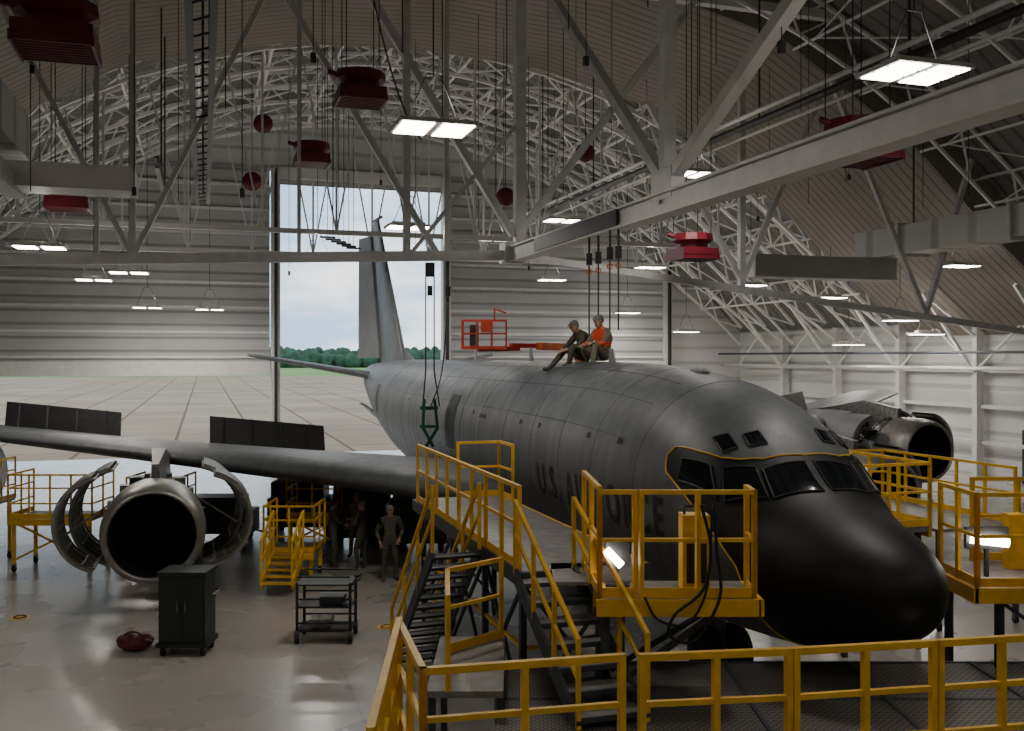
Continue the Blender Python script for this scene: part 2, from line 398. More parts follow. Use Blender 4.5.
# ================================================================= LAMPS
def lamp(x,y,z,w=.66,l=.42,name='highbay_lamp',E=200,up=.24):
    la,lb=to_local(x,y); m=MB(L)
    top=topz(la,lb)
    m.box(la-l-.04,la+l+.04,lb-w-.04,lb+w+.04,z,z+.07,'lampoff')
    m.box(la-.12,la+.12,lb-w*.8,lb+w*.8,z+.07,z+.18,'lampoff')
    for s0 in(-1,1):
        b0=lb+s0*(w/2+.03)
        for k in range(3):
            aa=la-l+.02+k*(2*l/3)
            m.box(aa,aa+2*l/3-.07,b0-w/2+.05,b0+w/2-.05,z-.02,z,'lamp')
    for s0 in(-1,1): m.tube([(la,lb+s0*w*.7,z+.18),(la,lb+s0*w*.2,z+1.0)],.012,'dark',5)
    m.tube([(la,lb-w*.2,z+1.0),(la,lb+w*.2,z+1.0)],.012,'dark',5)
    m.tube([(la,lb,z+1.0),(la,lb,top)],.014,'dark',5)
    o=m.build(name)
    ld=bpy.data.lights.new('lamp_light','AREA'); ld.shape='RECTANGLE'; ld.size=1.2; ld.size_y=.8; ld.energy=E; ld.color=(1,.95,.88)
    lo=bpy.data.objects.new('lamp_light',ld); lo.location=Vector((x,y,z-.05))-o.location; lo.rotation_euler=(0,0,TH+math.pi/2); lo.parent=o
    bpy.context.scene.collection.objects.link(lo)
    ld=bpy.data.lights.new('ceiling_fill','POINT'); ld.energy=E*up; ld.shadow_soft_size=.15; ld.color=(1,.95,.88)  # added fill point above the housing, brightens roof and trusses; not a fixture part
    lo=bpy.data.objects.new('added_ceiling_fill',ld); lo.location=Vector((x,y,z+.4))-o.location; lo.parent=o
    bpy.context.scene.collection.objects.link(lo)
def lampL(a,b,z,**k):
    p=L(a,b,z); lamp(p.x,p.y,z,**k)
lamp(-1.45,17.7,9.6,w=.68,l=.52,E=170); lamp(6.45,15.4,9.95,w=.68,l=.5,E=170)
for A_,b,z in((40,-16.5,8.8),(38,-19.5,8.15),(35,-20.9,7.0),(35,-22.3,6.4),(30,-19.5,8.9),(42,-12.2,9.7),(52,-15.6,8.0),(50,-18.4,6.85),(40,-22,6.0),
   (33,-4.3,10.4),(24,-4.7,10.5),(30,2.1,9.5),(30,12.7,8.5),(42,12.5,8.5),(38,10.9,8.5),(50,10.9,7.8),(50,8,7.75),(42,3.6,9.7),(42,-4.4,10.75),(47,-9,9.4)):
    lampL(A_-9.42,b,z,E=(220 if A_>32 else 140) if abs(b)<16 else 80,up=.34 if A_>41 else .24)
for a,b in((-6,-5),(-6,14),(-6,4),(0,-12),(2,14.5),(9,17)):
    lampL(a,b,11.0,E=80,up=.15)

def foam(x,y,z,r=.62):
    la,lb=to_local(x,y); m=MB(L); top=topz(la,lb)
    def ring(rr,zz,n=12): return [(la+rr*math.cos(2*math.pi*j/n+.26),lb+rr*math.sin(2*math.pi*j/n+.26),zz) for j in range(n)]
    h=r*.9
    m.loft([ring(r*.55,z+h),ring(r*.9,z+h*.93),ring(r*.95,z+h*.6),ring(r*.7,z+h*.45),ring(r*.7,z+h*.2)],'red',smooth=False)
    m.box(la-r*.85,la+r*.85,lb-r*.85,lb+r*.85,z-.1*r,z+h*.22,'red')
    for i in range(9):
        q=-r*.8+i*r*.2; m.box(la+q-.02,la+q+.02,lb-r*.82,lb+r*.82,z-.28*r,z-.1*r,'red')
    m.box(la-r*.88,la+r*.88,lb-r*.88,lb-r*.82,z-.32*r,z-.08*r,'red'); m.box(la-r*.88,la+r*.88,lb+r*.82,lb+r*.88,z-.32*r,z-.08*r,'red')
    m.tube([(la,lb+r*.5,z+h*.7),(la,lb+r*1.2,z+h*.9)],.07,'red')
    for sx in(-1,1):
        for sy in(-1,1): m.tube([(la+sx*r*.6,lb+sy*r*.6,z+h*.9),(la+sx*r*.6,lb+sy*r*.6,top)],.014,'dark',5)
    m.build('foam_generator')
for x,y,z,r_ in((-3.95,25,12.2,.70),(-6.8,32.6,12.1,.66),(5.4,28.8,8.5,.68),(6.9,19.2,9.5,.72),(-8.2,17.3,11.1,.78),(-13.3,28.8,10.0,.7)): foam(x,y,z,r_)
def reel(x,y,z,r=.42):
    la,lb=to_local(x,y); m=MB(L)
    m.lathe([(-.1,.02),(-.1,r),(-.06,r),(-.06,r*.7),(.06,r*.7),(.06,r),(.1,r),(.1,.02)],(la,lb,z),'red',20)
    m.beam((la,lb,z+r*.6),(la,lb,rz(lb)-.1),.03,.03,'dark'); m.box(la-.14,la+.14,lb-.05,lb+.05,z-.05,z+r*.7,'red'); m.build('hose_reel')
for q in((-11.2,43.2,15.9),(-11.7,43.2,13.3),(3.3,43.2,14.6),(-.3,43.2,12.6)): reel(*q)

m=MB(L)
for i in range(56):
    a=random.uniform(4,38); b=random.uniform(-15,12.5); zb=random.uniform(9,12.5)
    if abs(b)<2.5 and a>30: zb=13
    m.tube([(a,b,topz(a,b)),(a,b,zb)],.011,'dark',4)
    if i%4==0: m.box(a-.05,a+.05,b-.05,b+.05,zb-.2,zb,'dark')
for i in range(6):
    a=34+i*.8; b=3-i*.35; m.tube([(a,b,topz(a,b)),(a,b,10.8)],.014,'dark',4); m.box(a-.06,a+.06,b-.35,b+.35,10.72,10.8,'dark'); 
m.build('drop_cords')
m=MB()
m.tube([(-3.2+.9*t_,20+2*t_,14.5-6*t_+2.2*t_*t_) for t_ in [i/12*1.2 for i in range(13)]],.02,'dark',6)
m.build('slack_power_cable')

# ================================================================= AIRCRAFT
plane=empty('tanker_aircraft',(NX,NY,0)); plane.rotation_euler=(0,0,TH)
bpy.context.view_layer.update()
SEC=[(0,0.0,2.40,2.40),(.15,.40,2.76,2.04),(.5,.74,3.0,1.80),(1.0,1.02,3.2,1.6),(1.7,1.28,3.42,1.42),(2.0,1.36,3.56,1.37),(2.5,1.48,3.98,1.30),(2.8,1.54,4.25,1.27),
 (3.3,1.62,4.58,1.22),(4.0,1.70,4.86,1.18),(5.0,1.78,5.07,1.15),(6.5,1.83,5.22,1.12),(8,1.83,5.28,1.10),(12,1.83,5.3,1.1),(18,1.83,5.3,1.1),(24,1.83,5.3,1.12),(28,1.72,5.3,1.45),(32,1.42,5.27,2.1),(36,.98,5.17,2.9),(39.5,.52,5.0,3.75),(41.2,.12,4.75,4.5)]
SS=[math.sqrt(q[0]) for q in SEC]
def sec(a):
    s_=math.sqrt(max(a,0)); n=len(SS)
    if s_>=SS[-1]: return SEC[-1][1:]
    i=0
    while s_>SS[i+1]: i+=1
    h=SS[i+1]-SS[i]; t_=(s_-SS[i])/h; out=[]
    for c_ in(1,2,3):
        y0,y1=SEC[i][c_],SEC[i+1][c_]; dd=(y1-y0)/h
        d0=dd if i==0 else .5*(dd+(y0-SEC[i-1][c_])/(SS[i]-SS[i-1]))
        d1=dd if i==n-2 else .5*(dd+(SEC[i+2][c_]-y1)/(SS[i+2]-SS[i+1]))
        if i>9: d0=dd if abs(dd)<1e-6 else d0
        out.append((2*t_**3-3*t_**2+1)*y0+(t_**3-2*t_**2+t_)*h*d0+(-2*t_**3+3*t_**2)*y1+(t_**3-t_**2)*h*d1)
    return out
def S(a,th,off=0):
    w_,zt,zb=sec(a); zc=zt-(zt-zb)*.45; h=(zt-zc) if math.cos(th)>0 else (zc-zb)
    y=(w_+off)*math.sin(th); z=zc+(h+off)*math.cos(th); return (a,y,z)
def thz(a,z):
    w_,zt,zb=sec(a); zc=zt-(zt-zb)*.45; h=(zt-zc) if z>zc else (zc-zb); return math.acos(max(-1,min(1,(z-zc)/h)))
AB=[(0,2.50),(25,2.58),(38,2.74),(46,2.95),(52,3.3),(57,3.75),(64,3.85),(72,3.75),(78,3.1),(84,2.45),(92,2.08),(110,1.92),(180,1.9)]
def ab(th):
    d_=abs(math.degrees(th)); d_=360-d_ if d_>180 else d_; return interp(AB,d_)
NT=144
ths=[2*math.pi*i/NT for i in range(NT)]
f=MB(L); f.loft([[S(max(1e-5,ab(th)*(j/30)**1.6),th) for th in ths] for j in range(31)],'black',caps=False); f.build('radome',plane)
f=MB(L); f.loft([[S(ab(th)+(41.2-ab(th))*(j/90)**1.5,th) for th in ths] for j in range(91)],'grey',caps=True)
f.build('fuselage',plane)
f=MB(L); f.tube([S(ab(th),th,.005) for th in [rad(-165+330*i/160) for i in range(161)]],.013,'yel',6); f.build('yellow_trim_line',plane)
def patch(mb,corners,k,off=.012,n=8):
    (a0,t0),(a1,t1),(a2,t2),(a3,t3)=corners
    for sg in(1,-1):
        rings=[]
        for i in range(n+1):
            u=i/n; row=[]
            for j in range(n+1):
                v=j/n
                a=(a0*(1-u)+a1*u)*(1-v)+(a3*(1-u)+a2*u)*v; t_=(t0*(1-u)+t1*u)*(1-v)+(t3*(1-u)+t2*u)*v
                row.append(S(a,rad(t_)*sg,off))
            rings.append(row)
        mb.loft(rings,k,close=False,caps=False)
WIN=[[(1.95,3),(2.08,34),(2.46,29),(2.40,3)],[(2.13,37),(2.5,61),(2.80,49),(2.53,32)],[(2.62,64),(3.4,72),(3.5,61),(2.98,53)],
 [(2.74,18),(2.80,28),(3.0,27),(2.96,18)],[(2.88,34),(2.96,43),(3.26,41),(3.14,33)]]
f=MB(L)
for w_ in WIN: patch(f,w_,'glass',.016)
f.build('cockpit_windows',plane)
f=MB(L)
for w_ in WIN:
    for sg in(1,-1):
        pts=[]
        for i in range(4):
            (a0,t0),(a1,t1)=w_[i],w_[(i+1)%4]
            for j in range(6): u=j/6; pts.append(S(a0+(a1-a0)*u,rad(t0+(t1-t0)*u)*sg,.016))
        f.tube(pts,.016,'dark',6,closed=True)
f.build('window_frames',plane)
f=MB(L)
def hatch(a0,a1,z0,z1,k):
    patch(f,[(a0,math.degrees(thz(a0,z0))),(a1,math.degrees(thz(a1,z0))),(a1,math.degrees(thz(a1,z1))),(a0,math.degrees(thz(a0,z1)))],k,.012)
hatch(15.9,16.8,2.9,4.35,'ink'); hatch(28.6,29.4,3.2,4.3,'ink'); hatch(12.9,13.5,3.9,4.0,'ink')
for a in(5.2,6.4,9,10.2,14,19.5,22): hatch(a,a+.16,3.95,4.05,'ink')
for sg in(1,-1):
    for a in(4.6,6.2,7.8,9.5,11.4,13.4,15.2,18.8,21,23,26.5,29.8): f.tube([S(a,rad(sg*t_),-.001) for t_ in range(0,130,6)],.006,'ink',4)
for t_ in(22,-22,42,-42,66,-66): f.tube([S(5+.5*i,rad(t_),-.001) for i in range(44)],.006,'ink',4)
f.build('hatches_and_panel_lines',plane)
f=MB(L)
for a,h in((9.2,.28),(14.5,.35),(20,.3)):
    f.loft([[(a,-.02,5.28),(a+.35,0,5.28),(a,.02,5.28)],[(a+.15,-.01,5.3+h),(a+.35,0,5.3+h),(a+.15,.01,5.3+h)]],'grey2',smooth=False)
f.ell((5.6,0,5.14),(.3,.12,.1),'grey2')
f.build('antennas',plane)
cu=bpy.data.curves.new('txt','FONT'); cu.body='U.S. AIR FORCE'; cu.size=.92; cu.space_character=1.25; cu.offset=.016
to=bpy.data.objects.new('txt',cu); bpy.context.scene.collection.objects.link(to); bpy.context.view_layer.update()
tm=bpy.data.meshes.new_from_object(to.evaluated_get(bpy.context.evaluated_depsgraph_get()))
bm=bmesh.new(); bm.from_mesh(tm); bmesh.ops.triangulate(bm,faces=bm.faces)
for _ in range(2): bmesh.ops.subdivide_edges(bm,edges=[e for e in bm.edges if e.calc_length()>.08],cuts=1); bmesh.ops.triangulate(bm,faces=bm.faces)
xs=[v.co.x for v in bm.verts]; x0,x1=min(xs),max(xs)
for sg in(1,-1):
    mb=MB(L); vs=[]
    for v in bm.verts:
        q=(v.co.x-x0)/(x1-x0); a=(9.0-5.3*q) if sg>0 else (3.7+5.3*q); z=2.66+v.co.y*.95
        th=thz(a,z)*sg; vs.append(S(a,th,.014))
    bm.verts.index_update()
    mb.add(vs,[[v.index for v in fc.verts] for fc in bm.faces],'ink'); mb.build('fuselage_lettering',plane)
bm.free(); bpy.data.objects.remove(to)
AF=[(0,0),(.012,.018),(.05,.036),(.15,.055),(.35,.062),(.6,.045),(.85,.018),(1,.002)]
def foil(le,ch,tk,vert=False,tw=0):
    pts=[(x,y*tk/.12) for x,y in AF]+[(x,-y*tk/.12*.8) for x,y in AF[-1:0:-1]]
    out=[]
    for x,y in pts:
        if vert: out.append((le[0]+x*ch,le[1]+y*ch,le[2]))
        else: out.append((le[0]+x*ch,le[1],le[2]+y*ch-x*ch*tw))
    return out
for sg,nm in((1,'wing_right'),(-1,'wing_left')):
    f=MB(L)
    f.loft([foil((11.6,sg*1.3,2.05),9.0,.13),foil((14.3,sg*5.2,2.42),7.0,.12),foil((17.1,sg*9.2,2.75),5.4,.11),foil((20.6,sg*14.3,3.2),4.2,.105),foil((24.6,sg*20,3.85),2.9,.10)],'grey',smooth=True)
    for b in(5,8.5,12,16):
        ch=interp([(1.3,9),(5.2,7),(9.2,5.4),(14.3,4.2),(20,2.9)],b); le=interp([(1.3,11.6),(20,24.6)],b); z=interp([(1.3,2.05),(20,3.85)],b)
        f.loft([[(le+ch*.6,sg*b-.1,z-.15),(le+ch*.6,sg*b+.1,z-.15),(le+ch*.6,sg*b+.1,z-.35),(le+ch*.6,sg*b-.1,z-.35)],
                [(le+ch+.6,sg*b-.04,z-.12),(le+ch+.6,sg*b+.04,z-.12),(le+ch+.6,sg*b+.04,z-.2),(le+ch+.6,sg*b-.04,z-.2)]],'grey2',smooth=False)
    f.loft([foil((20.5,sg*2.2,2.0),1.6,.1,tw=.6),foil((21.6,sg*8.4,2.6),1.2,.1,tw=.6)],'grey2')
    f.build(nm,plane)
    f=MB(L)
    for (b0,a0,z0),(b1,a1,z1) in (((4.9,18.9,2.50),(8.1,20.1,2.78)),((10.6,20.7,2.90),(13.9,22.3,3.20))):
        h=.95
        p0=Vector((a0,sg*b0,z0));p1=Vector((a1,sg*b1,z1)); up=Vector((.45,0,.9))*h
        nrm=(p1-p0).cross(up).normalized()*.03
        f.add([p0-nrm,p1-nrm,p1+up-nrm,p0+up-nrm,p0+nrm,p1+nrm,p1+up+nrm,p0+up+nrm],[(0,1,2,3),(7,6,5,4),(0,4,5,1),(3,2,6,7),(0,3,7,4),(1,5,6,2)],'dark')
        for q in(.12,.37,.63,.88):
            c0=p0.lerp(p1,q); f.beam(c0-Vector((.1,0,.2)),c0+up*.6,.05,.05,'steel')
            f.beam(c0-nrm*1.5,c0+up-nrm*1.5,.04,.03,'dark')
    f.build('spoiler_panels_'+('right' if sg>0 else 'left'),plane)
    f=MB(L); f.loft([foil((34.6,sg*.4,4.45),4.2,.1),foil((38.9,sg*6.2,5.5),1.9,.1)],'grey'); f.build('stabilizer_'+('right' if sg>0 else 'left'),plane)
f=MB(L)
f.loft([foil((31.2,0,5.05),5.9,.1,True),foil((38.0,0,12.2),1.9,.1,True)],'grey')
f.loft([foil((29.0,0,5.2),3.0,.05,True),foil((32.0,0,5.9),.5,.05,True)],'grey')
f.tube([(37.2,0,12.25),(39.6,0,12.35)],.07,'grey2'); f.tube([(38,0,12.2),(37.3,0,12.9)],.02,'grey2')
f.build('vertical_fin',plane)
f=MB(L)
def rud(x,z,c_): return [(x,-.14,z),(x,.14,z),(x+c_*math.cos(.33),c_*math.sin(.33)+.02,z),(x+c_*math.cos(.33),c_*math.sin(.33)-.02,z)]
f.loft([rud(37.15,5.35,2.4),rud(39.75,11.6,1.5)],'grey2',smooth=False); f.build('rudder',plane)
f=MB(L); f.tube([(34,0,2.3),(39.5,0,2.6),(41.5,0,2.7)],.16,'grey2',12,rads=[.2,.16,.08]); f.beam((39,0,2.6),(38.5,.8,3.1),.3,.04,'grey2'); f.beam((39,0,2.6),(38.5,-.8,3.1),.3,.04,'grey2'); f.beam((33.8,0,2.2),(33.6,0,2.8),.3,.3,'grey2'); f.build('refuelling_boom',plane)
def engine(a0,b0,z0):
    f=MB(L); o=(a0,b0,z0)
    f.lathe([(1.35,1.06),(.9,1.075),(.45,1.065),(.2,1.03),(.08,.985),(.02,.94),(0,.905),(.02,.885),(.08,.87)],o,'silver',64)
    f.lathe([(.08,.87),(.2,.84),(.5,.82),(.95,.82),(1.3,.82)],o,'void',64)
    f.lathe([(1.35,1.06),(1.36,.82)],o,'primer',48)
    for i in range(30):
        t_=2*math.pi*i/30; t2=t_+.16
        r0,r1=.25,.80
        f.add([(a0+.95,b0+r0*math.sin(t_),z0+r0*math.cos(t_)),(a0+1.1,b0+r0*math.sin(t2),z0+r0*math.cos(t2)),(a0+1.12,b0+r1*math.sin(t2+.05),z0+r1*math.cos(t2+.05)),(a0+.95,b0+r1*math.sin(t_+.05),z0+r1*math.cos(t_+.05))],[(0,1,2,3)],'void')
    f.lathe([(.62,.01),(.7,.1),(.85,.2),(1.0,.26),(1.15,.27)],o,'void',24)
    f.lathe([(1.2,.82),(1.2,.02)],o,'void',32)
    f.lathe([(1.36,.95),(2.1,.93),(2.15,.75),(2.6,.62),(3.2,.58),(3.9,.6),(4.6,.5),(5.0,.42),(5.0,.3),(5.5,.05)],o,'steel',32)
    for i in range(26):
        t_=random.uniform(0,6.28); r_=.72+random.uniform(0,.2); x=random.uniform(1.6,3.4)
        if x<2.1: r_=.98
        c_=(a0+x,b0+r_*math.sin(t_),z0+r_*math.cos(t_)); q=random.uniform(.06,.15)
        f.box(c_[0]-q*1.5,c_[0]+q*1.5,c_[1]-q,c_[1]+q,c_[2]-q,c_[2]+q,random.choice(['steel','dark','primer']))
    for x in(1.5,1.9,2.4,2.9,3.4):
        rr=1.0 if x<2.1 else .7
        f.tube([(a0+x,b0+rr*math.sin(rad(d_)),z0+rr*math.cos(rad(d_))) for d_ in range(-160,161,16)],.025,'steel',6)
    f.loft([[(a0+1.5,b0-.1,z0+.95),(a0+1.5,b0+.1,z0+.95),(a0+1.5,b0+.07,z0+1.35),(a0+1.5,b0-.07,z0+1.35)],
            [(a0+3.2,b0-.2,z0+.5),(a0+3.2,b0+.2,z0+.5),(a0+3.2,b0+.16,z0+1.55),(a0+3.2,b0-.16,z0+1.55)],
            [(a0+5.6,b0-.2,z0+.5),(a0+5.6,b0+.2,z0+.5),(a0+5.6,b0+.18,z0+1.15),(a0+5.6,b0-.18,z0+1.15)],
            [(a0+7.5,b0-.05,z0+.8),(a0+7.5,b0+.05,z0+.8),(a0+7.5,b0+.05,z0+1.0),(a0+7.5,b0-.05,z0+1.0)]],'steel',smooth=False)
    def shell(cb,cz,rr,d0,d1,x0,x1,k1,k2):
        n=22; A1=[]
        for j in range(n+1):
            t_=rad(d0+(d1-d0)*j/n); A1.append((math.cos(t_),math.sin(t_)))
        def ring(x,r_): return [(x,b0+cb+r_*c_,z0+cz+r_*s_) for c_,s_ in A1]
        f.loft([ring(x0,rr),ring(x1,rr)],k1,close=False); f.loft([ring(x0,rr-.07),ring(x1,rr-.07)],k2,close=False)
        f.loft([ring(x0,rr),ring(x0,rr-.07)],'silver',close=False); f.loft([ring(x1,rr),ring(x1,rr-.07)],k1,close=False)
        for q in range(5):
            x=x0+(x1-x0)*q/4; f.tube(ring(x,rr-.1),.03,k2,5)
        for j in(0,4,8,12,16,20,22):
            p=(A1[j][0]*(rr-.1),A1[j][1]*(rr-.1)); f.beam((x0,b0+cb+p[0],z0+cz+p[1]),(x1,b0+cb+p[0],z0+cz+p[1]),.05,.05,k2)
    for q in(1,-1):
        if q>0: r0,r1=75,-75
        else: r0,r1=105,255
        shell(q*1.0,.1,1.1,r0,r1,a0+1.3,a0+2.4,'grey2','primer')
        shell(q*.72,.05,1.2,r0,r1,a0+2.6,a0+4.2,'grey2','primer')
        f.beam((a0+2.0,b0+q*.3,z0+.9),(a0+2.0,b0+q*1.9,z0-.2),.04,.04,'steel')
    f.build('jet_engine',plane)
engine(11.9,9.3,1.66); engine(11.9,-9.25,1.68); engine(16.2,-14.3,2.3); engine(16.2,15.4,2.2)
f=MB(L)
def wheel(a,b,z,r_,w_):
    n=24; rings=[]
    for dy,rr in((-w_/2,.3*r_),(-w_/2,r_*.9),(-w_*.3,r_),(w_*.3,r_),(w_/2,r_*.9),(w_/2,.3*r_)):
        rings.append([(a+rr*math.cos(2*math.pi*j/n),b+dy,z+rr*math.sin(2*math.pi*j/n)) for j in range(n)])
    f.loft(rings,'rubber')
for sg in (1,-1):
    f.tube([(18.6,sg*3.2,2.3),(18.6,sg*3.2,.6)],.17,'grey2',12); f.beam((18.6,sg*3.2,1.0),(17.4,sg*3.2,2.2),.1,.1,'steel'); f.beam((17.9,sg*3.2,.58),(19.3,sg*3.2,.58),.18,.18,'steel')
    for a in(17.9,19.3):
        for o in(-.36,.36): wheel(a,sg*3.2+o,.58,.58,.38); 
        f.tube([(a,sg*3.2-.36,.58),(a,sg*3.2+.36,.58)],.08,'steel')
    wheel(4.9,sg*.26,.45,.45,.28)
    f.beam((18.0,sg*3.9,1.4),(19.4,sg*3.9,1.4),.04,1.3,'grey')
f.tube([(4.9,0,1.3),(4.9,0,.45)],.1,'grey2',12); f.tube([(4.9,-.26,.45),(4.9,.26,.45)],.06,'steel'); f.beam((4.9,0,.7),(6,0,1.3),.08,.08,'steel')
f.build('landing_gear',plane)

# ================================================================= STANDS
def rails(m,pts,z0,h=1.15,spacing=1.0,mid=(.55,),k='yel',toe=True,w_=.055):
    for i in range(len(pts)-1):
        p=Vector((*pts[i],z0)); q=Vector((*pts[i+1],z0))
        up=Vector((0,0,1)); n=max(1,int(round((q-p).length/spacing)))
        m.beam(p+up*h,q+up*h,w_,w_,k)
        for mm in mid: m.beam(p+up*mm*h,q+up*mm*h,w_*.8,w_*.8,k)
        if toe: m.beam(p+up*.07,q+up*.07,.02,.12,k)
        for j in range(n+1):
            c=p.lerp(q,j/n); m.beam(c,c+up*(h+w_*.5),w_,w_,k)
def stair(m,top,bot,width,n,k='frame',rk='yel',side=(1,-1),rail=True,tk='dark'):
    top,bot=Vector(top),Vector(bot); d=Vector((bot.x-top.x,bot.y-top.y,0)).normalized(); sd=Vector((-d.y,d.x,0))
    for s0 in(1,-1): m.beam(top+sd*s0*width/2,bot+sd*s0*width/2,.05,.2,k)
    run=(Vector((bot.x,bot.y,0))-Vector((top.x,top.y,0))).length/n
    for i in range(n):
        c=top.lerp(bot,(i+.5)/n); m.obox(c,d*run*.5,sd*width*.48,(0,0,.02),tk); m.obox(c+d*run*.48,d*.015,sd*width*.48,(0,0,.03),k)
    if rail:
        for s0 in side:
            o=sd*s0*width/2; up=Vector((0,0,1))
            m.beam(top+o+up*1.0,bot+o+up*1.0,.05,.05,rk); m.beam(top+o+up*.55,bot+o+up*.55,.04,.04,rk)
            for q in(0,.33,.66,1): c=top.lerp(bot,q)+o; m.beam(c,c+up*1.02,.05,.05,rk)
def caster(m,x,y):
    m.tube([(x-.03,y,.09),(x+.03,y,.09)],.09,'rubber',14); m.box(x-.05,x+.05,y-.03,y+.03,.1,.24,'steel')
def leg(m,x,y,z,k='frame'):
    m.beam((x,y,.2),(x,y,z),.09,.09,k); caster(m,x,y)
ZP=2.45
m=MB()
mL=MB(L); mL.box(3.1,10.2,2.25,4.1,ZP-.06,ZP,'deck'); mL.box(3.1,10.2,2.2,2.26,ZP-.22,ZP,'yel'); mL.box(3.1,10.2,4.09,4.15,ZP-.22,ZP,'frame'); mL.box(3.04,3.12,2.2,4.15,ZP-.22,ZP,'frame')
for a in(4.5,6,7.5,9): mL.box(a-.04,a+.04,2.3,4.1,ZP-.2,ZP-.06,'frame')
m.v+=mL.v
for fc,mi_,sm_ in zip(mL.f,mL.m,mL.sm): m.f.append(fc); m.m.append(m.mi(mL.mats[mi_])); m.sm.append(sm_)
def xy(a,b): q=L(a,b,0); return (q.x,q.y)
rails(m,[xy(3.2,4.12),xy(9.8,4.12)],ZP,1.15,.85)
rails(m,[xy(10.1,3.2),xy(10.1,2.3),xy(9.2,2.28)],ZP,1.15,.9)
for a,b in((3.4,4.0),(5.3,4.0),(7.4,4.0),(9.8,4.0),(3.4,2.5),(6.2,2.5),(9.8,2.5)):
    q=L(a,b,0); leg(m,q.x,q.y,ZP-.06)
for (a0_,b0_),(a1_,b1_) in(((3.4,4),(5.3,4)),((5.3,4),(7.4,4)),((7.4,4),(9.8,4)),((3.4,2.5),(3.4,4)),((9.8,2.5),(9.8,4))):
    p,q=L(a0_,b0_,0),L(a1_,b1_,0)
    m.beam((p.x,p.y,.35),(q.x,q.y,2.2),.05,.05,'frame'); m.beam((p.x,p.y,2.2),(q.x,q.y,.35),.05,.05,'frame'); m.beam((p.x,p.y,.35),(q.x,q.y,.35),.07,.07,'frame'); m.beam((p.x,p.y,1.3),(q.x,q.y,1.3),.05,.05,'yel')
m.box(1.05,3.0,11.7,12.65,ZP-.05,ZP,'deck'); m.box(1.03,3.02,11.64,11.7,ZP-.2,ZP,'yel'); m.box(3.0,3.06,11.64,12.65,ZP-.2,ZP,'yel'); m.box(1.05,2.9,12.6,12.66,ZP-.2,ZP-.05,'frame')
m.box(.55,1.7,12.6,13.75,ZP-.05,ZP,'deck')
rails(m,[(1.0,13.3),(1.07,11.73)],ZP,1.35,.8,mid=(.55,)); rails(m,[(1.07,11.73),(1.5,11.73)],ZP,1.3,.45,mid=(.55,))
rails(m,[(1.58,11.73),(2.96,11.73)],ZP,1.3,.7,mid=(.55,)); 
rails(m,[(2.96,11.73),(2.98,12.2)],ZP,1.3,.5,mid=(.55,))
m.beam((1.3,12.6,1.3),(2.7,12.1,ZP-.1),.07,.07,'frame'); m.beam((1.3,12.0,1.3),(2.7,11.9,ZP-.1),.07,.07,'frame')
for x,y in((1.15,12.6),(1.15,11.85)): m.beam((x,y,1.2),(x,y,ZP),.09,.09,'frame')
stair(m,(.45,13.15,ZP),(1.15,10.9,1.22),.85,7,tk='deck')
stair(m,(-.85,14.6,ZP),(-1.75,16.9,0.02),.75,12)
rails(m,[(-.15,13.3),(-.85,12.6),(-.75,11.2)],1.5,1.1,.7)
m.box(-1.0,-.1,11.2,13.4,1.42,1.5,'deck')
for x,y in((-.95,11.3),(-.15,11.3),(-.95,13.3),(-.15,13.3)): leg(m,x,y,1.45)
m.build('maintenance_stair_stand')

DZ=1.2
m=MB()
m.box(-.2,8.6,9.0,13.2,DZ-.05,DZ,'grate')
m.box(-1.1,-.2,7.2,10.1,DZ-.05,DZ,'grate')
for x in(1.2,2.9,4.6,6.3,8.0): m.box(x-.03,x+.03,9,13.2,DZ,DZ+.02,'frame')
for y in(9,10.4,11.8,13.2): m.box(-.2,8.6,y-.03,y+.03,DZ-.15,DZ+.01,'frame')
for x in(-.1,2,4.2,6.4,8.5):
    for y in(9.1,13.1): m.beam((x,y,0),(x,y,DZ),.1,.1,'frame')
for x,y in((-1.05,7.3),(-1.05,10.0)): m.beam((x,y,0),(x,y,DZ),.1,.1,'frame')
rails(m,[(-.8,8.62),(1.03,9.02)],DZ,1.38,.9,mid=(.68,.36),w_=.065)
rails(m,[(1.22,9.02),(2.65,9.20)],DZ,1.38,.72,mid=(.68,.36),w_=.065)
rails(m,[(2.72,9.21),(4.15,9.46)],DZ,1.38,.72,mid=(.68,.36),w_=.065)
rails(m,[(4.22,9.47),(6.25,9.85)],DZ,1.38,.8,mid=(.68,.36),w_=.065)
rails(m,[(-1.2,10.2),(-1.06,7.2)],DZ,1.4,.75,mid=(.66,.33),w_=.065)
rails(m,[(-1.2,10.2),(-.8,8.62)],DZ,1.38,.8,mid=(.66,.33),w_=.065)
m.tube([(4.75,9.9,DZ+.12),(5.3,9.95,DZ+.12)],.03,'work',8); m.box(4.7,5.35,9.86,10.05,DZ,DZ+.08,'dark')
m.build('nose_access_dock')

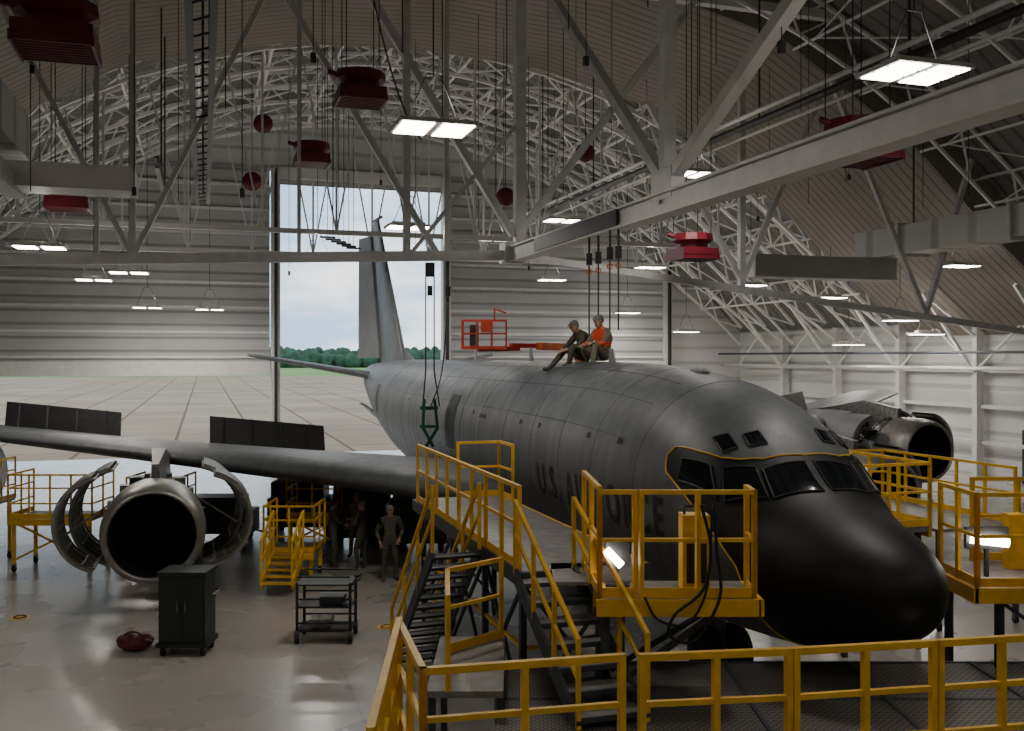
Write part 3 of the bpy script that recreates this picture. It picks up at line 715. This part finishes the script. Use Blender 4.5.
m=MB(); Z2=2.3
m.box(6.25,9.2,12.9,14.6,Z2-.05,Z2,'deck'); m.box(6.2,9.2,12.84,12.9,Z2-.2,Z2,'yel'); m.box(6.18,6.24,12.84,14.6,Z2-.2,Z2,'yel')
rails(m,[(6.25,14.0),(6.25,12.9),(9.1,12.9)],Z2,1.25,.7,mid=(.55,))
rails(m,[(7.0,14.6),(9.1,14.6)],Z2,1.25,.7)
for x,y in((6.6,13.0),(9.0,13.0),(6.6,14.5),(9.0,14.5)): leg(m,x,y,Z2)
m.beam((6.6,13,.4),(9,13,2.1),.05,.05,'frame'); m.beam((6.6,13,2.1),(9,13,.4),.05,.05,'frame')
stair(m,(7.3,12.8,Z2),(8.6,11.2,1.22),.8,7)
m.tube([(6.45,13.5,Z2+.55),(6.95,13.45,Z2+.5)],.07,'work',12); m.box(6.4,7.0,13.52,13.6,Z2+.4,Z2+.7,'dark'); m.beam((6.7,13.56,Z2),(6.7,13.56,Z2+.4),.05,.05,'dark')
m.box(7.25,7.5,14.0,14.2,Z2,Z2+.8,'yel')
m.build('nose_side_stand')
m=MB(); mm=MB(L)
mm.box(5,10,-4.4,-2.6,2.2,2.3,'deck'); mm.box(5,10,-4.45,-4.38,2.1,2.35,'yel')
for a in(5.2,7.5,9.8):
    for b in(-4.3,-2.7): mm.beam((a,b,0),(a,b,2.2),.09,.09,'frame')
m.v+=mm.v
for fc,mi_,sm_ in zip(mm.f,mm.m,mm.sm): m.f.append(fc); m.m.append(m.mi(mm.mats[mi_])); m.sm.append(sm_)
rails(m,[xy(5,-2.6),xy(5,-4.4),xy(10,-4.4)],2.3,1.15,.8)
rails(m,[xy(6,-7.4),xy(10,-7.4),xy(10,-5.5)],2.0,1.15,.8); 
for a,b in((6,-7.4),(10,-7.4),(10,-5.5),(6,-5.5)): q=L(a,b,0); leg(m,q.x,q.y,2.0)
q=[L(6,-7.4,2.0),L(10,-7.4,2.0),L(10,-5.5,2.0),L(6,-5.5,2.0)]
m.add([tuple(p) for p in q]+[(p.x,p.y,1.94) for p in q],[(0,1,2,3),(7,6,5,4),(0,4,5,1),(1,5,6,2),(2,6,7,3),(3,7,4,0)],'deck')
q=L(8,-3.4,0); m.box(q.x-.5,q.x+.5,q.y-.3,q.y+.3,2.3,3.0,'dark')
m.build('side_access_stand')
def estand(x,y,w_,dp,z,name,st=True):
    m=MB(); m.box(x,x+w_,y,y+dp,z-.05,z,'deck'); m.box(x,x+w_,y-.05,y,z-.16,z,'yel')
    rails(m,[(x,y+dp),(x,y),(x+w_,y),(x+w_,y+dp)],z,1.1,.6,mid=(.35,.7),w_=.045)
    for px in(x+.1,x+w_-.1):
        for py in(y+.1,y+dp-.1): leg(m,px,py,z,'yel')
    m.beam((x+.1,y+.1,.3),(x+w_-.1,y+.1,z-.1),.05,.05,'yel'); m.beam((x+.1,y+.1,z-.1),(x+w_-.1,y+.1,.3),.05,.05,'yel')
    if st: stair(m,(x+w_/2,y-.05,z),(x+w_/2,y-1.2,.25),.7,5,k='yel',tk='deck')
    m.build(name)
estand(-5.9,22.8,1.2,1.3,.75,'engine_work_stand')
estand(-12.6,24.0,2.1,1.3,1.35,'engine_work_stand',False)
estand(-10.2,25.4,1.4,1.3,1.1,'engine_work_stand',False)
estand(-15.2,24.5,1.8,1.4,1.6,'engine_work_stand',False)
estand(-6.2,26.4,1.4,1.3,1.0,'engine_work_stand',False)

# ---------------------------------------------------------------- carts etc
m=MB()
x,y=-5.95,17.6
m.box(x-.42,x+.42,y-.3,y+.3,.2,1.5,'green'); m.box(x-.44,x+.44,y-.32,y+.32,1.46,1.52,'green'); m.box(x-.46,x+.46,y-.34,y+.34,.16,.24,'dark')
m.box(x-.38,x+.38,y-.315,y-.3,.28,1.42,'green'); m.box(x-.01,x+.01,y-.32,y-.3,.28,1.42,'dark')
for sx in(-.07,.07): m.box(x+sx-.012,x+sx+.012,y-.345,y-.315,.8,1.0,'steel')
for sx in(-.36,.36):
    for sy in(-.24,.24): caster(m,x+sx,y+sy)
m.tube([(x+.44,y-.2,1.1),(x+.54,y-.2,1.1),(x+.54,y+.2,1.1),(x+.44,y+.2,1.1)],.018,'steel')
m.build('tool_cabinet')
m=MB(); x,y=-3.55,18.4
for sx in(-.5,.5):
    for sy in(-.32,.32): m.beam((x+sx,y+sy,.18),(x+sx,y+sy,1.15),.05,.05,'dark'); caster(m,x+sx,y+sy)
for z in(.25,.7,1.12):
    m.box(x-.52,x+.52,y-.34,y+.34,z-.03,z,'dark')
    for yy in(-.34,.34): m.beam((x-.5,y+yy,z+.14),(x+.5,y+yy,z+.14),.03,.03,'dark')
m.box(x-.3,x+.1,y-.2,y+.2,.25,.42,'steel'); m.box(x-.1,x+.35,y-.2,y+.15,.7,.85,'frame'); m.tube([(x+.52,y-.3,1.1),(x+.66,y-.3,1.2),(x+.66,y+.3,1.2),(x+.52,y+.3,1.1)],.02,'dark')
m.build('service_cart')
m=MB(); x,y=-6.95,17.7
m.ell((x,y,.13),(.33,.24,.13),'red',16,8); m.ell((x-.12,y-.05,.2),(.2,.17,.12),'red',12,8); m.ell((x+.15,y+.08,.17),(.17,.14,.1),'red',12,8)
m.curve([(x-.2,y-.1,.24),(x-.08,y-.15,.36),(x+.08,y-.13,.36),(x+.2,y-.05,.24)],.018,'red'); m.build('red_tool_bag')
for x,y in((-10.2,19.9),(-2.5,19.2)):
    m=MB(); n=24; m.loft([[(x+r_*math.cos(2*math.pi*j/n),y+r_*math.sin(2*math.pi*j/n),z) for j in range(n)] for r_,z in((.2,.001),(.2,.008))],'yel',smooth=False)
    m.tube([(x+.12*math.cos(2*math.pi*j/16),y+.12*math.sin(2*math.pi*j/16),.008) for j in range(16)],.02,'dark',4,closed=True); m.build('floor_marker')
for x,y,w_,h in((-4.4,27.8,1.6,1.7),(-8.6,28.4,2.0,1.3),(-2.6,27.0,1.6,1.9),(-6.4,29.5,2.0,1.6),(-10.5,28.2,1.8,1.5)):
    m=MB(); m.box(x-w_/2,x+w_/2,y-.5,y+.5,.25,h*.7,'green'); m.box(x-w_/2+.1,x+w_/2-.3,y-.45,y+.45,h*.7,h,'dark'); m.box(x-w_/2+.2,x-.1,y-.52,y-.5,.4,h*.6,'dark')
    for sx in(-1,1):
        for sy in(-.35,.35): m.tube([(x+sx*w_*.38-.06,y+sy,.16),(x+sx*w_*.38+.06,y+sy,.16)],.16,'rubber',16)
        m.box(x+sx*w_*.38-.03,x+sx*w_*.38+.03,y-.35,y+.35,.14,.3,'dark')
    m.tube([(x+w_/2,y,.3),(x+w_/2+.6,y-.2,.2)],.03,'steel'); m.build('ground_power_cart')

m=MB()
bx,by=-.95,33
for z in(5.75,6.2,6.65): 
    for p,q in(((-.75,-.4),(.75,-.4)),((.75,-.4),(.75,.4)),((.75,.4),(-.75,.4)),((-.75,.4),(-.75,-.4))): m.beam((bx+p[0],by+p[1],z),(bx+q[0],by+q[1],z),.045,.045,'redhot')
for sx in(-.75,-.25,.25,.75):
    for sy in(-.4,.4): m.beam((bx+sx,by+sy,5.7),(bx+sx,by+sy,6.67),.045,.045,'redhot')
m.box(bx-.78,bx+.78,by-.42,by+.42,5.66,5.74,'redhot'); m.box(bx-.1,bx+.3,by-.5,by-.38,6.25,6.6,'redhot'); m.box(bx-.5,bx-.2,by-.1,by+.2,5.75,6.5,'dark'); m.beam((bx+.35,by-.2,6.65),(bx+.35,by-.2,7.05),.05,.05,'redhot'); m.beam((bx+.35,by-.2,7.05),(bx+.75,by-.2,6.9),.05,.05,'redhot')
m.beam((bx-.2,by,5.66),(bx+1.2,by+.6,5.7),.2,.16,'redhot')
m.beam((bx+.9,by+.5,5.8),(1.4,34.8,5.8),.16,.16,'redhot'); m.beam((bx+1.9,by+.9,5.78),(2.6,36.0,5.75),.24,.26,'orange'); m.beam((2.4,35.8,5.8),(3.6,37.3,3.0),.34,.34,'orange'); m.beam((3.6,37.3,3.0),(2.6,36.4,1.3),.34,.34,'orange')
m.box(1.6,3.6,35.4,37.6,.5,1.4,'redhot')
for x in(1.5,3.7):
    for y in(35.7,37.3): m.tube([(x-.15,y,.45),(x+.15,y,.45)],.45,'rubber',20)
m.build('boom_lift')

m=MB()
def blk(x,y,z): m.box(x-.07,x+.07,y-.06,y+.06,z-.14,z+.14,'dark')
for a,b,zb in((12.0,-.55,5.9),(11.6,-.62,5.95),(10.65,-.5,6.0),(10.4,-.6,6.0)):
    q=L(a,b,0); x,y=q.x,q.y; zt=ZC-.2
    m.tube([(x,y,zt),(x,y,zt-.4)],.03,'dark',6); blk(x,y,zt-.55); m.tube([(x,y,zt-.7),(x,y,zb)],.02,'dark',6)
    m.tube([(x+.06*math.cos(t_),y,zt-.85+.06*math.sin(t_)) for t_ in [i*.6 for i in range(11)]],.018,'orange',6)
m.build('fall_arrest_lines')
m=MB()
for dx in(-.12,.12): m.tube([(-2.35+dx,27.5,8.1),(-2.35+dx,27.5,5.0),(-2.3+dx*2,27.3,4.0)],.022,'dark',6)
blk(-2.35,27.5,7.3); m.box(-2.45,-2.25,27.4,27.6,7.7,8.1,'dark')
m.tube([(-2.5,27.3,4.2),(-2.5,27,3.4),(-2.2,26.8,2.9)],.05,'sling',6); m.tube([(-2.2,27.3,4.2),(-2.1,27,3.4),(-2.4,26.8,2.9)],.05,'sling',6); m.box(-2.6,-2.1,27.2,27.4,3.9,4.0,'sling'); m.box(-2.6,-2.1,27.1,27.3,3.4,3.48,'sling')
m.tube([(-1.85,27.8,8.0),(-1.85,27.8,7.0)],.02,'dark'); blk(-1.85,27.8,7.3); m.curve([(-1.85,27.8,7.0),(-2.0,27.4,5),(-2.3,27.2,4)],.018,'dark')
m.build('hoist_slings')
m=MB()
m.curve([(2.3,11.66,3.6),(2.4,11.6,3.1),(2.3,11.55,2.6),(1.95,11.52,2.3),(1.9,11.52,2.05),(2.2,11.52,2.0),(2.5,11.55,2.5),(2.48,11.6,3.0),(2.45,11.66,3.6)],.02,'rubber',8)
m.curve([(2.42,11.64,3.4),(2.35,11.58,2.6),(2.1,11.52,2.2),(1.75,11.52,2.25),(1.6,11.6,2.5)],.016,'rubber',8); m.build('air_hose')
m=MB(); m.box(1.2,1.5,12.25,12.35,ZP+.0,ZP+.05,'dark'); m.beam((1.35,12.3,ZP),(1.35,12.3,ZP+.35),.03,.03,'dark'); m.tube([(1.2,12.2,ZP+.5),(1.38,12.1,ZP+.32)],.05,'work',10); m.box(1.2,1.5,12.27,12.33,ZP+.3,ZP+.6,'dark'); m.build('portable_worklight')
m=MB(); m.box(2.15,2.5,12.1,12.4,ZP,ZP+.95,'yel'); m.box(2.2,2.45,12.08,12.1,ZP+.1,ZP+.6,'dark'); m.tube([(2.2,12.25,ZP+.95),(2.2,12.25,ZP+1.05),(2.45,12.25,ZP+1.05),(2.45,12.25,ZP+.95)],.02,'dark'); m.build('equipment_case')

# ================================================================= PEOPLE
def person(name,P,loc,yaw,shirt,pants,cap=None,harness=False,headyaw=0,headpitch=0,sc=1.0,bulk=1.18):
    """P: joints in body frame (x forward, y left, z up)"""
    R=Matrix.Rotation(yaw,3,'Z')*1.0; R=R*sc; V=[];E=[];Rd=[];T=[]
    def v(p,r_,tag):
        if tag in('p','s'): r_*=bulk
        V.append(Vector(p)); Rd.append(r_); T.append(tag); return len(V)-1
    pel=v(P['pelvis'],.145,'p'); sp=v(P['spine'],.125,'s'); ch=v(P['chest'],.155,'s'); nk=v(P['neck'],.06,'k'); hd=v(Vector(P['neck']).lerp(Vector(P['head']),.55),.055,'k')
    E+=[(pel,sp),(sp,ch),(ch,nk),(nk,hd)]
    for s0 in('L','R'):
        sh=v(P['sh'+s0],.072,'s'); el=v(P['el'+s0],.05,'s'); e2=v(Vector(P['el'+s0]).lerp(Vector(P['wr'+s0]),.35),.048,'s'); wr=v(P['wr'+s0],.030,'k')
        fa=(Vector(P['wr'+s0])-Vector(P['el'+s0])).normalized()
        pm=v(Vector(P['wr'+s0])+fa*.06,.032,'k'); E+=[(ch,sh),(sh,el),(el,e2),(e2,wr),(wr,pm)]
        side=fa.cross(Vector((0,0,1)))
        if side.length<.3: side=Vector((1,0,0))
        side.normalize(); dn=fa.cross(side).normalized()
        if dn.z>0: dn=-dn
        for i,(ln) in enumerate((.065,.075,.07,.055)):
            o=side*(i-1.5)*.021
            b0=v(Vector(P['wr'+s0])+fa*.095+o,.0105,'k'); b1=v(Vector(P['wr'+s0])+fa*(.095+ln*.55)+o*1.15+dn*.012,.0095,'k'); b2=v(Vector(P['wr'+s0])+fa*(.095+ln*.85)+o*1.2+dn*.04,.008,'k')
            E+=[(pm,b0),(b0,b1),(b1,b2)]
        t0=v(Vector(P['wr'+s0])+fa*.04-side*.042+dn*.01,.012,'k'); t1=v(Vector(P['wr'+s0])+fa*.085-side*.058+dn*.025,.010,'k'); E+=[(pm,t0),(t0,t1)]
        hp=v(P['hp'+s0],.092,'p'); t2=v(Vector(P['hp'+s0]).lerp(Vector(P['kn'+s0]),.45),.088,'p'); kn=v(P['kn'+s0],.062,'p'); cf=v(Vector(P['kn'+s0]).lerp(Vector(P['an'+s0]),.35),.06,'p'); an=v(P['an'+s0],.046,'p')
        ft=v(Vector(P['an'+s0]).lerp(Vector(P['to'+s0]),.4)-Vector((0,0,.02)),.046,'b'); tt=v(P['to'+s0],.038,'b')
        E+=[(pel,hp),(hp,t2),(t2,kn),(kn,cf),(cf,an),(an,ft),(ft,tt)]
    me=bpy.data.meshes.new('tmp'); me.from_pydata([tuple(x) for x in V],E,[]); ob=bpy.data.objects.new('tmp',me); bpy.context.scene.collection.objects.link(ob)
    ob.modifiers.new('s','SKIN'); 
    for i,sv in enumerate(me.skin_vertices[0].data): sv.radius=(Rd[i],Rd[i]*(.85 if i in(pel,sp,ch) else 1)); sv.use_root=(i==pel)
    sb=ob.modifiers.new('u','SUBSURF'); sb.levels=2; sb.render_levels=2
    bpy.context.view_layer.update()
    em=bpy.data.meshes.new_from_object(ob.evaluated_get(bpy.context.evaluated_depsgraph_get()))
    mb=MB(); vs=[tuple(x.co) for x in em.vertices]; groups={}
    for pl in em.polygons:
        c=pl.center; best=9;tag='s'
        for a_,b_ in E:
            A=V[a_];D=V[b_]-A; q=max(0,min(1,(c-A).dot(D)/max(D.dot(D),1e-9))); dd=(c-A-D*q).length-(Rd[a_]*(1-q)+Rd[b_]*q)
            if dd<best: best=dd; tag=T[b_] if (T[a_]==T[b_] or T[b_]!='k' or q>.85) else T[a_]
            if dd==best and T[a_]=='p' and T[b_]=='b': tag='b' if q>.3 else 'p'
        k={'s':shirt,'p':pants,'k':'skin','b':'boot'}[tag]
        if harness and tag=='s':
            ly=abs((c-V[ch]).y); dc=(c-V[ch]).length
            if ((ly>.05 and ly<.12) and dc<.28) or abs(c.z-(V[sp].z+.04))<.035: k='vest'
            if dc<.19: k='vest'
        groups.setdefault(k,[]).append(tuple(pl.vertices))
    o0=len(mb.v); mb.v+=[Vector(loc)+R@Vector(x) for x in vs]
    for k,fs in groups.items():
        i=mb.mi(k)
        for fc in fs: mb.f.append([o0+j for j in fc]); mb.m.append(i); mb.sm.append(True)
    bpy.data.objects.remove(ob)
    H=Vector(P['head']); HR=Matrix.Rotation(headyaw,3,'Z')@Matrix.Rotation(headpitch,3,'Y')
    mb.xf=lambda x,y,z: Vector(loc)+R@(H+HR@Vector((x,y,z)))
    rings=[]
    for zz,rx,ry,cx in((-.12,.02,.02,.045),(-.115,.04,.04,.04),(-.095,.062,.053,.028),(-.06,.08,.064,.012),(-.02,.088,.072,.004),(.02,.094,.076,0),(.06,.09,.074,-.004),(.09,.07,.06,-.006),(.108,.04,.038,-.006),(.114,.012,.012,-.006)):
        rings.append([(cx+rx*math.cos(2*math.pi*j/20),ry*math.sin(2*math.pi*j/20),zz) for j in range(20)])
    mb.loft(rings,'skin')
    mb.loft([[(.09,-.008,.015),(.09,.008,.015),(.085,0,.02)],[(.112,-.014,-.03),(.112,.014,-.03),(.118,0,-.022)],[(.088,-.014,-.042),(.088,.014,-.042),(.1,0,-.04)]],'skin')
    for sy in(-1,1):
        mb.ell((.085,sy*.03,.008),(.012,.014,.008),'hair',8,6); mb.ell((0,sy*.08,-.01),(.02,.01,.03),'skin',8,6); mb.ell((.088,sy*.03,.028),(.008,.02,.005),'hair',8,5)
    mb.ell((.085,0,-.065),(.012,.024,.006),'red',8,5)
    rg=[]
    for zz,rx,ry in((-.05,.085,.07),(-.01,.1,.083),(.03,.103,.085),(.07,.097,.08),(.1,.072,.062),(.118,.03,.03)):
        row=[]
        for j in range(20):
            t_=2*math.pi*j/20; fr=max(0,math.cos(t_)); z_=zz+ (.07*fr if zz<.04 else 0); row.append((-.012+rx*math.cos(t_)*(.93 if fr>0 else 1),ry*math.sin(t_),z_))
        rg.append(row)
    mb.loft(rg,cap or 'hair')
    if cap: mb.loft([[(.06+.0*j,-.07+.014*j,.07) for j in range(11)],[(.085+.08*math.sin(math.pi*j/10),-.065+.013*j,.055) for j in range(11)]],cap,close=False,caps=False)
    mb.xf=Wd
    return mb.build(name)
SIT=dict(pelvis=(0,0,.13),spine=(-.03,0,.32),chest=(.02,0,.52),neck=(.07,0,.67),head=(.12,0,.80),
 shL=(.04,.19,.57),shR=(.04,-.19,.57),elL=(.22,.25,.36),elR=(.2,-.24,.35),wrL=(.43,.16,.36),wrR=(.42,-.12,.33),
 hpL=(.03,.1,.12),hpR=(.03,-.1,.12),knL=(.43,.17,.36),knR=(.40,-.15,.26),anL=(.62,.17,-.03),anR=(.76,-.14,-.11),toL=(.78,.19,-.12),toR=(.93,-.14,-.14))
SIT2=dict(SIT,chest=(.1,0,.5),spine=(.0,0,.31),neck=(.2,0,.63),head=(.28,0,.74),shL=(.13,.19,.55),shR=(.13,-.19,.55),elL=(.3,.25,.34),elR=(.3,-.25,.33),wrL=(.52,.12,.26),wrR=(.52,-.08,.25),
 knL=(.42,.2,.34),anL=(.5,.18,-.02),toL=(.66,.2,-.09))
SIT3=dict(SIT,knR=(.34,-.24,.30),anR=(.12,-.3,.02),toR=(.28,-.34,-.0),knL=(.40,.2,.34),anL=(.45,.2,0),toL=(.6,.22,-.06))
pz=5.3
FY=math.atan2(UX,-UY)
q=L(11.1,-.1,0); person('mechanic',SIT2,(q.x,q.y,pz-.02),FY+rad(8),'olive','olive','cap',headpitch=.5,sc=1.12)
q=L(10.45,-.25,0); person('mechanic',SIT3,(q.x,q.y,pz-.02),FY+rad(20),'tan','tan','cap',harness=True,headyaw=-.3,headpitch=.3,sc=1.16)
ST=dict(pelvis=(0,0,.96),spine=(0,0,1.14),chest=(.01,0,1.34),neck=(.0,0,1.50),head=(.02,0,1.64),
 shL=(0,.19,1.42),shR=(0,-.19,1.42),elL=(-.04,.3,1.14),elR=(-.04,-.3,1.14),wrL=(.1,.2,.98),wrR=(.08,-.24,.92),
 hpL=(0,.1,.92),hpR=(0,-.1,.92),knL=(.04,.13,.5),knR=(.02,-.13,.5),anL=(-.01,.15,.09),anR=(0,-.16,.09),toL=(.15,.17,.04),toR=(.16,-.18,.04))
person('mechanic',ST,(-2.95,23.2,0),rad(-75),'olive','olive','cap',bulk=1.1,sc=1.04)
ST2=dict(ST,elR=(.14,-.26,1.18),wrR=(.34,-.2,1.24),elL=(.1,.26,1.16),wrL=(.32,.16,1.15),knL=(.12,.13,.5),anL=(.05,.15,.09),toL=(.2,.17,.04))
person('mechanic',ST2,(-3.8,24.4,0),rad(160),'olive','olive','cap',bulk=1.1)
person('mechanic',ST2,(-4.6,24.6,0),rad(20),'olive','olive',None,bulk=1.1)
person('mechanic',ST,(-4.2,25.9,0),rad(-100),'tan','tan','cap',bulk=1.1)

# ================================================================= WORLD / CAMERA
w=bpy.data.worlds.new('World'); bpy.context.scene.world=w; w.use_nodes=True
n,l=w.node_tree.nodes,w.node_tree.links; bg=n['Background']
tc=n.new('ShaderNodeTexCoord'); mp=n.new('ShaderNodeMapping'); mp.inputs['Scale'].default_value=(1,1,3.5)
nz=n.new('ShaderNodeTexNoise'); nz.inputs['Scale'].default_value=5; nz.inputs['Detail'].default_value=6; nz.inputs['Roughness'].default_value=.55
cr=n.new('ShaderNodeValToRGB'); cr.color_ramp.elements[0].position=.40; cr.color_ramp.elements[1].position=.6
cr.color_ramp.elements[0].color=(.36,.54,.72,1); cr.color_ramp.elements[1].color=(.93,.95,.96,1)
l.new(tc.outputs['Generated'],mp.inputs['Vector']); l.new(mp.outputs['Vector'],nz.inputs['Vector']); l.new(nz.outputs['Fac'],cr.inputs['Fac']); l.new(cr.outputs['Color'],bg.inputs['Color'])
bg.inputs['Strength'].default_value=2.4
cam=bpy.data.cameras.new('Camera'); co=bpy.data.objects.new('Camera',cam); bpy.context.scene.collection.objects.link(co)
co.location=(0,0,5.4); co.rotation_euler=(rad(90),0,0); cam.lens=33.75; cam.sensor_width=36; cam.shift_y=-8.5/1024; cam.clip_end=2000
bpy.context.scene.camera=co
